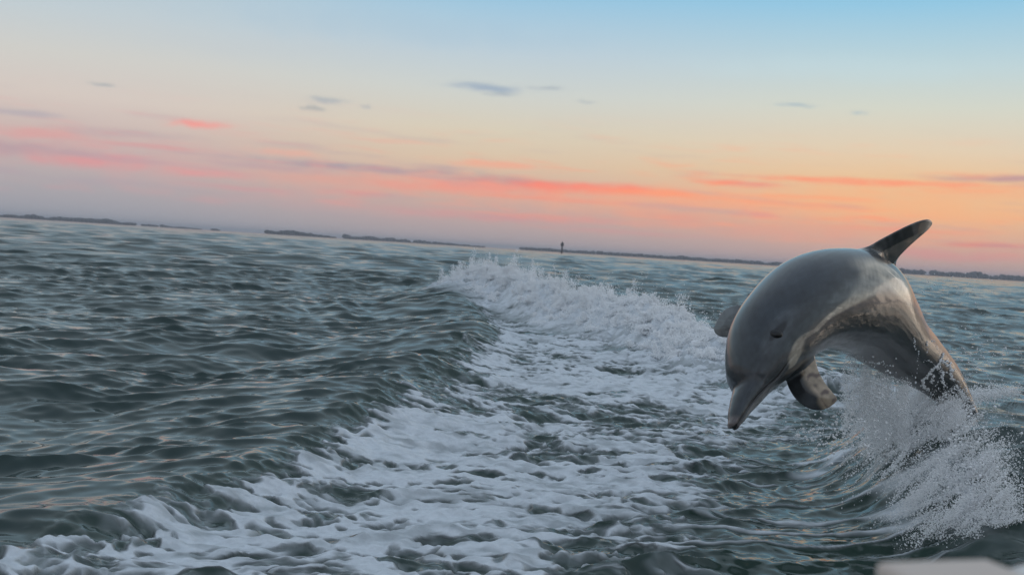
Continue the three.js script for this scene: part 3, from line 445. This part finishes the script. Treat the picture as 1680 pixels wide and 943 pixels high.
{ // water thrown up round the dolphin's tail and falling down the face of the right hand wave
  const r = rng(11), mist = [], beads = [];
  const streak = (px, py, depth, along, across, turn, n, r0, r1) => { const cs = Math.cos(turn), sn = Math.sin(turn); for (let k = 0; k < n; k++) { const u = gauss(r) * along, v = gauss(r) * across * (1 - 0.4 * u / along), p = at(px + u * sn + v * cs, py + u * cs - v * sn, depth + gauss(r) * 0.07); if (p.y > seaAt(p.x, p.z) - 0.02) mist.push([p.x, p.y, p.z, r0 + (r1 - r0) * r() ** 4]); } };
  const cloud = (px, py, depth, sx, sy, n, r0, r1, sz = 0.14, out = mist) => { for (let k = 0; k < n; k++) { const p = at(px + gauss(r) * sx, py + gauss(r) * sy, depth + gauss(r) * sz); if (p.y > seaAt(p.x, p.z) - 0.02) out.push([p.x, p.y, p.z, r0 + (r1 - r0) * r() ** 3]); } };
  // curtain falling from the belly
  for (let k = 0; k < 70; k++) { const x = 1388 + 100 * r(); streak(x, 590 + (x - 1388) * 0.45 + 95 * r(), 6.0, 20 + 24 * r(), 2.5 + 6 * r(), -0.25 + 0.35 * r(), 420, 0.0007, 0.004); }
  // the breaking face of the wave: sheets and strings thrown down its slope
  const crest = [[2.84, -7.4], [2.6, -6.6], [2.5, -5.7], [2.42, -5.05], [2.3, -4.5]], fall = new THREE.Vector3();
  for (let k = 0; k < 330; k++) {
    const t = 0.8 + 2.55 * r() ** 1.1, i = Math.floor(t), f = t - i, s = 0.06 + 0.42 * r() ** 1.4, x = mix(crest[i][0], crest[i + 1][0], f) - s, z = mix(crest[i][1], crest[i + 1][1], f) + 0.12 * s, y = Math.max(seaAt(x, z), seaAt(x + 0.25, z) * 0.75) - 0.01 + 0.15 * r() ** 3 * (t < 2 ? 1.2 : 0.6);
    fall.set(-0.5 - 0.6 * r(), -0.3 - 0.9 * r(), 0.35 * gauss(r)).multiplyScalar(0.06 + 0.13 * r()); const w = 0.012 + 0.035 * r() * r(), n = 560;
    for (let m = 0; m < n; m++) { const u = gauss(r), X = x + fall.x * u + gauss(r) * w, Y = y + fall.y * u + gauss(r) * w, Z = z + fall.z * u + gauss(r) * w; if (Y > seaAt(X, Z) - 0.01) mist.push([X, Y, Z, 0.0006 + 0.003 * r() ** 4]); }
  }
  for (let k = 0; k < 16; k++) { const x = 1530 + 50 * r(); streak(x, 682 + gauss(r) * 12, 6.12, 8 + 10 * r(), 5 + 9 * r(), -0.5 + r(), 420, 0.0006, 0.0034); } // foam where the tail breaks the surface
  for (let k = 0; k < 120; k++) { const x = 1425 + 110 * r(); streak(x, 650 + (x - 1425) * 0.45 + 80 * r(), 6.5, 16 + 24 * r(), 4 + 8 * r(), -0.6 + 0.7 * r(), 600, 0.0006, 0.0034); }
  for (let k = 0; k < 40; k++) { const x = 1560 + 110 * r(); streak(x, 652 - (x - 1560) * 0.08 + gauss(r) * 7, 6.6 + (x - 1580) * 0.006, 5 + 7 * r(), 8 + 16 * r(), 0.1 * gauss(r), 240, 0.0006, 0.004); }
  drops('splash_mist', 'fine white spray falling below the dolphin and along the breaking wave at right', 'spray', mist);
  cloud(1345, 715, 5.2, 40, 34, 190, 0.002, 0.0075, 0.2, beads); cloud(1410, 720, 5.4, 50, 46, 260, 0.002, 0.0075, 0.25, beads); cloud(1430, 640, 5.7, 36, 40, 420, 0.002, 0.007, 0.2, beads);
  cloud(1600, 740, 5.2, 60, 70, 320, 0.002, 0.008, 0.3, beads); cloud(1570, 470, 5.9, 60, 26, 40, 0.0015, 0.005, 0.3, beads); cloud(1600, 590, 6.2, 40, 50, 160, 0.0015, 0.005, 0.3, beads); cloud(1590, 650, 6.3, 26, 12, 160, 0.002, 0.006, 0.2, beads);
  for (let k = 0; k < 46; k++) { // strings of drops torn off by the leap
    const p = at(1380 + 290 * r(), 560 + 250 * r(), 5.3 + 0.8 * r()), v = new THREE.Vector3(-0.5 + r(), 0.6 * r(), -0.3 + 0.6 * r()).multiplyScalar(0.35), n = 8 + 16 * r();
    for (let i = 0; i < n; i++) { const t = i / n, x = p.x + v.x * t, y = p.y + v.y * t - 0.25 * t * t, z = p.z + v.z * t; if (y > seaAt(x, z)) beads.push([x + gauss(r) * 0.004, y + gauss(r) * 0.004, z, 0.0012 + 0.0035 * r() * r(), v.clone().setY(v.y - 0.5 * t).multiplyScalar(3 * r())]); }
  }
  drops('splash_drops', 'scattered bright drops of water flying round the dolphin', 'spray', beads);
}
{ // water running off the tail stock
  const r = rng(5), list = [], Q = dolphinField;
  const blob = (px, py, sx, sy, n, r1) => { for (let k = 0; k < n; k++) { const d = rayDir(px + gauss(r) * sx, py + gauss(r) * sy); let t = 5; for (let i = 0; i < 120; i++) { const x = d.x * t, y = EYE + d.y * t, z = d.z * t, v = Q.body(Q.local(x, y, z)); if (v < 0.003) { list.push([x, y, z, 0.002 + r1 * r() * r()]); break; } t += v * 0.6; if (t > 7.5) break; } } };
  const run = (pts, n, w, r1) => { for (let i = 0; i + 1 < pts.length; i++) for (let k = 0; k < n; k++) { const t = r(), wob = noise(t * 3 + i * 5, pts[i][0]) * 5; blob(mix(pts[i][0], pts[i + 1][0], t) + wob, mix(pts[i][1], pts[i + 1][1], t) - wob * 0.5, w, w, 1, r1); } };
  run([[1549, 580], [1545, 592], [1537, 602], [1527, 610], [1520, 620]], 34, 1.8, 0.0055); run([[1556, 590], [1562, 604], [1560, 616], [1566, 626]], 30, 2.0, 0.0055); run([[1545, 592], [1556, 598], [1562, 606]], 26, 1.6, 0.005);
  run([[1537, 602], [1548, 612], [1546, 624], [1552, 634]], 26, 2.0, 0.005); run([[1520, 620], [1513, 626], [1517, 634], [1526, 640]], 26, 2.2, 0.0055); run([[1527, 610], [1532, 620], [1528, 630]], 20, 1.8, 0.005);
  run([[1500, 552], [1503, 574]], 16, 1.0, 0.0035); run([[1521, 560], [1523, 578]], 12, 1.0, 0.0035); run([[1570, 634], [1580, 650], [1592, 656]], 40, 3, 0.006); run([[1548, 646], [1566, 656], [1584, 660]], 40, 3, 0.006);
  drops('running_water', 'white splashes of water running over the tail of the dolphin', 'water drops', list);
}

// ------------------------------------------------------------------ low islands on the horizon
const treeLeaf = new THREE.MeshStandardMaterial({ name: 'far_foliage', color: new THREE.Color(0.025, 0.032, 0.034), roughness: 1 }), bank = new THREE.MeshStandardMaterial({ name: 'shore_mud', color: new THREE.Color(0.06, 0.06, 0.058), roughness: 1 });
function island(name, label, az0, az1, dist, height, seed, gaps = 0) { // azimuths in degrees; height in metres along the island from its left to its right end
  const r = rng(seed), mid = ((az0 + az1) / 2) * RAD, o = new THREE.Group(); o.name = name; o.position.set(Math.sin(mid) * dist, 0, -Math.cos(mid) * dist); scene.add(o);
  const width = (az1 - az0) * RAD * dist, dirx = Math.cos(mid), dirz = Math.sin(mid), n = Math.max(8, Math.ceil(width / 6)), pos = [], idx = [];
  for (let i = 0; i <= n; i++) { const t = i / n, e = Math.sqrt(Math.sin(Math.PI * clamp(t, 0.002, 0.998))), w = (t - 0.5) * width, d = 7 + 16 * e, y = 0.5 + 0.9 * e + 0.4 * noise(w * 0.05, seed); for (const [dd, yy] of [[-d, -0.6], [-d * 0.6, y * 0.7], [0, y], [d * 0.6, y * 0.7], [d, -0.6]]) pos.push(dirx * w + dirz * dd, yy, dirz * w - dirx * dd); }
  for (let i = 0; i < n; i++) for (let k = 0; k < 4; k++) { const a = i * 5 + k, b = a + 5; idx.push(a, b, a + 1, a + 1, b, b + 1); }
  const g = new THREE.BufferGeometry(); g.setAttribute('position', new THREE.Float32BufferAttribute(pos, 3)); g.setIndex(idx); g.computeVertexNormals(); mesh('shore', g, bank, o);
  const crowns = [], ico = new THREE.IcosahedronGeometry(1, 1);
  for (let k = 0; k < width / 1.1; k++) {
    const t = r(), w = (t - 0.5) * width; if (gaps && noise(w * 0.03 + seed, 5) < gaps - 0.5) continue;
    const hm = (Array.isArray(height) ? mix(height[Math.min(height.length - 2, Math.floor(t * (height.length - 1)))], height[Math.min(height.length - 1, Math.floor(t * (height.length - 1)) + 1)], (t * (height.length - 1)) % 1) : height) * (0.75 + 0.8 * noise(w * 0.05, seed) + 0.3 * r());
    const c = ico.clone(), p = c.attributes.position, sx = 2 + 2.2 * r(), sy = Math.max(0.7, hm * 0.5); for (let i = 0; i < p.count; i++) { const q = 1 + 0.35 * noise(p.getX(i) * 2.1 + k, p.getY(i) * 2.1 + p.getZ(i)); p.setXYZ(i, p.getX(i) * sx * q, p.getY(i) * sy * q, p.getZ(i) * sx * q); }
    const dd = (r() - 0.5) * 20; c.translate(dirx * w + dirz * dd, 0.6 + hm * 0.5, dirz * w - dirx * dd); c.computeVertexNormals(); crowns.push(c);
  }
  if (crowns.length) tag(mesh('treeline', mergeGeometries(crowns), treeLeaf, o), null, null, null, 'stuff');
  return tag(o, label, 'island');
}
island('wooded_island', 'long low wooded island on the horizon at the far left', -26.5, -19.1, 1700, [4, 4.2, 4.5, 5.5, 5, 6.5, 6, 3], 31);
island('wooded_island_001', 'very short islet just right of the long island at far left', -18.8, -18.1, 1750, [2.5, 3.2, 2], 32);
island('wooded_island_002', 'thin low strip of land between the short islet and a tiny dark islet', -17.95, -16.0, 1800, [3.2, 2.5, 2, 1.2], 33);
island('wooded_island_003', 'tiny dark islet alone on the horizon, smallest of the islands', -15.45, -15.1, 1500, [2, 2.6, 1.6], 34);
island('wooded_island_004', 'humped dark wooded island, tall at its left end, left of the picture centre', -12.75, -9.3, 1500, [4.5, 6.5, 6, 4.8, 3, 1.8], 35);
island('wooded_island_005', 'island of uneven trees right of the humped island, above the white crest', -8.9, -1.6, 1700, [6, 5, 6, 4.6, 4.2, 3.6, 2.6, 1.6], 36, 0.1);
island('wooded_shore', 'long wooded shore running behind the leaping dolphin to the right edge', 0.15, 26.5, 1600, [4, 4.4, 4.6, 4.6, 4.6, 4.8, 5, 5, 5.5, 6.5, 7, 7, 7.5], 37);

// ------------------------------------------------------------------ beacon off the shore
{
  const o = new THREE.Group(); o.name = 'channel_marker'; const d = 620, a = 2.48 * RAD; o.position.set(Math.sin(a) * d, 0, -Math.cos(a) * d); o.rotation.y = -a; scene.add(o);
  tag(o, 'dark channel marker on a post standing before the long shore', 'channel marker');
  const dark = new THREE.MeshStandardMaterial({ name: 'dark_steel', color: new THREE.Color(0.03, 0.028, 0.03), roughness: 0.8 });
  const post = new THREE.CylinderGeometry(0.4, 0.5, 6, 12); post.translate(0, 2.4, 0); mesh('post', post, dark, o);
  const deck = new THREE.CylinderGeometry(1.0, 0.8, 0.25, 16); deck.translate(0, 4.6, 0); mesh('platform', deck, dark, o);
  for (const t of [0, Math.PI / 2]) { const b = new RoundedBoxGeometry(1.7, 1.5, 0.12, 2, 0.04); b.rotateY(t); b.translate(0, 5.5, 0); mesh('board', b, dark, o); }
  const lamp = new THREE.LatheGeometry([[0, 0], [0.3, 0], [0.3, 0.15], [0.22, 0.2], [0.22, 0.55], [0.3, 0.6], [0, 0.8]].map(([x, y]) => new THREE.Vector2(x, y)), 14); lamp.translate(0, 6.25, 0); mesh('lantern', lamp, dark, o);
}

// ------------------------------------------------------------------ corner of the boat, near and out of focus
{
  const o = new THREE.Group(); o.name = 'boat'; const c = at(1366, 956, 0.75); o.position.set(c.x, 0, c.z); o.rotation.y = 0.3; scene.add(o);
  tag(o, 'blurred pale corner of the boat at the bottom right edge of the picture', 'boat');
  const gel = new THREE.MeshPhysicalMaterial({ name: 'gelcoat', color: new THREE.Color(0.62, 0.62, 0.64), roughness: 0.35, clearcoat: 0.4 }), highlightTint = new THREE.MeshStandardMaterial({ name: 'highlight_tint', color: new THREE.Color(0.7, 0.58, 0.5), roughness: 0.6 });  // the cream colour imitates a highlight on the gelcoat
  const outline = (inset) => { const s = new THREE.Shape(), r = 0.24, i = inset; s.moveTo(i, 2); s.lineTo(i, r + i); s.quadraticCurveTo(i, i, r + i, i); s.lineTo(1.8 - r, i); s.quadraticCurveTo(1.8 - i, i, 1.8 - i, r); s.lineTo(1.8 - i, 2); s.closePath(); return s; };
  const top = c.y;
  const flat = (s, depth, bevel, y) => { const g = new THREE.ExtrudeGeometry(s, { depth, bevelEnabled: bevel > 0, bevelSize: bevel, bevelThickness: bevel, bevelSegments: 6, curveSegments: 14 }); g.rotateX(Math.PI / 2); g.translate(0, y, 0); return g; };
  mesh('hull', flat(outline(0.05), top + 0.5, 0, top - 0.07), gel, o);
  mesh('gunwale', flat(outline(0.02), 0.04, 0.04, top - 0.02), gel, o);
  const corner_highlight = new RoundedBoxGeometry(0.09, 0.012, 0.06, 3, 0.005); corner_highlight.translate(0.055, top + 0.018, 0.06); mesh('corner_highlight', corner_highlight, highlightTint, o);  // thin cream slab added on the gunwale as its painted corner highlight
}

// ------------------------------------------------------------------ sea air: the far shore fades in it
scene.fog = new THREE.FogExp2(new THREE.Color(0.8, 0.82, 0.9), 0.0004);
renderer.render(scene, camera);
